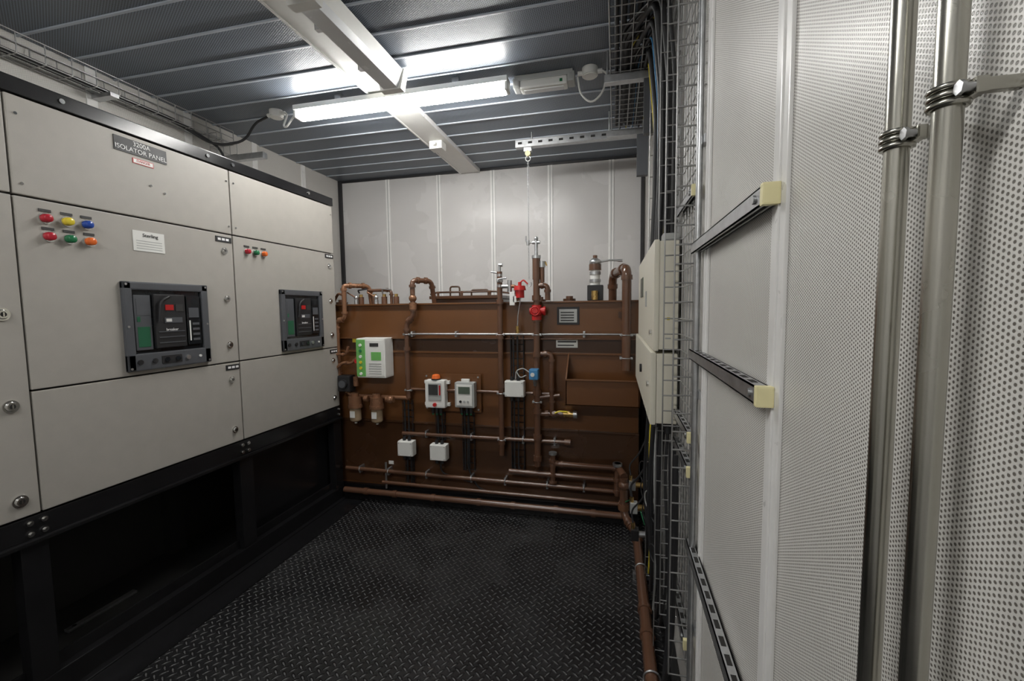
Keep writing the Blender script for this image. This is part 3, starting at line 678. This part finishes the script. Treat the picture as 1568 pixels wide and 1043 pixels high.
for x in (-1.335,-1.165):
    for z in (.765,.925): b.box(x-.012,x+.012,2.87,2.893,z-.012,z+.012,m_white,.003)
for x in (-1.28,-1.25,-1.22): b.cyl((x,2.86,.745),(x,2.86,.70),.011,m_blkm); b.cyl((x,2.86,.705),(x,2.86,.69),.008,m_lgrn)
b.done()
b=B('display_controller')
b.box(-1.10,-.955,2.83,2.893,.755,.935,m_greyp,.01); b.box(-1.085,-.97,2.826,2.832,.77,.92,m_white,.003); b.box(-1.07,-.985,2.823,2.827,.855,.905,m_lcd)
for k in range(3): b.cyl((-1.055+.028*k,2.827,.80),(-1.055+.028*k,2.82,.80),.009,[m_blkm,m_greyp,m_greyp][k])
b.box(-1.06,-1.0,2.86,2.88,.935,.955,m_white,.003)
for x in (-1.06,-1.02,-.99): b.cyl((x,2.86,.755),(x,2.86,.71),.011,m_blkm); b.cyl((x,2.86,.715),(x,2.86,.70),.008,m_lgrn)
b.done()
def jb(x0,x1,z0,z1,y=2.89,ng=2):
    b=B('junction_box'); b.box(x0,x1,y-.06,y,z0,z1,m_white,.006); b.box(x0+.003,x1-.003,y-.068,y-.058,z0+.003,z1-.003,m_white,.004)
    for xx in (x0+.012,x1-.012):
        for zz in (z0+.012,z1-.012): b.cyl((xx,y-.068,zz),(xx,y-.070,zz),.004,m_greyp)
    for k in range(ng): xx=x0+(k+1)*(x1-x0)/(ng+1); b.cyl((xx,y-.03,z0),(xx,y-.03,z0-.03),.012,m_blkm); b.cyl((xx,y-.03,z1),(xx,y-.03,z1+.025),.012,m_blkm)
    b.box(x0+.02,x1-.02,y,YT-.006,z0+.02,z1-.02,m_galv)
    b.done()
jb(-.735,-.60,.845,.955); jb(-1.555,-1.435,.375,.485); jb(-1.30,-1.175,.36,.475)
b=B('pipe_cable_basket')
for x0,x1,z0,z1 in ((-.705,-.615,.30,1.26),(-1.07,-.985,.28,.72),(-1.54,-1.465,.50,.78),(-1.275,-1.21,.49,.70),(-1.53,-1.47,.12,.35),(-.70,-.62,.30,.34)):
    b.ladder(x0,x1,2.915,z0,z1,m_blkm,.05)
    for k in range(2): xx=x0+.02+.03*k; b.tube([(xx,2.89,z0),(xx+.004,2.885,(z0+z1)/2),(xx,2.89,z1)],.006,m_blkm)
b.tube([(-1.24,2.885,.36),(-1.24,2.88,.25),(-1.0,2.88,.20)],.006,m_blkm,bend=.05); b.tube([(-1.02,2.885,.7),(-1.03,2.88,.30),(-.95,2.88,.15),(-.6,2.88,.13)],.006,m_blkm,bend=.06)
b.tube([(-1.26,2.885,.70),(-1.25,2.885,.5)],.007,m_blkm)
b.done()
b=B('blue_actuator'); b.box(-.555,-.495,2.78,2.85,.975,1.045,m_blue,.008); b.cyl((-.525,2.82,.975),(-.525,2.85,.93),.012,m_galv); b.cyl((-.53,2.78,1.01),(-.53,2.776,1.01),.014,m_white)
b.tube([(-.555,2.81,1.02),(-.60,2.81,1.05),(-.65,2.81,1.03),(-.62,2.81,.98),(-.58,2.82,1.0)],.004,m_greyp,bend=.02)
b.tube([(-.65,2.82,1.02),(-.66,2.84,.97)],.004,m_greyp)
b.done()

# ------------------------------------------------------------------ camera
yaw,pitch,roll=.2353274,.0744562,.0118747
fw=Vector((-math.sin(yaw)*math.cos(pitch),math.cos(yaw)*math.cos(pitch),-math.sin(pitch)))
rt=Vector((math.cos(yaw),math.sin(yaw),0)); up=rt.cross(fw)
r=rt*math.cos(roll)-up*math.sin(roll); u=rt*math.sin(roll)+up*math.cos(roll)
cd=bpy.data.cameras.new('camera'); cd.sensor_width=36; cd.lens=660.52/1568*36; cd.clip_start=.02
co=bpy.data.objects.new('camera',cd); COL.objects.link(co)
co.matrix_world=Matrix(((r.x,u.x,-fw.x,0),(r.y,u.y,-fw.y,0),(r.z,u.z,-fw.z,1.45),(0,0,0,1)))
S.camera=co
w=bpy.data.worlds.new('world'); S.world=w; w.use_nodes=True; w.node_tree.nodes['Background'].inputs[0].default_value=(.05,.05,.055,1)
S.view_settings.view_transform='Standard'; S.view_settings.look='None'; S.view_settings.exposure=.1; S.view_settings.gamma=1.0
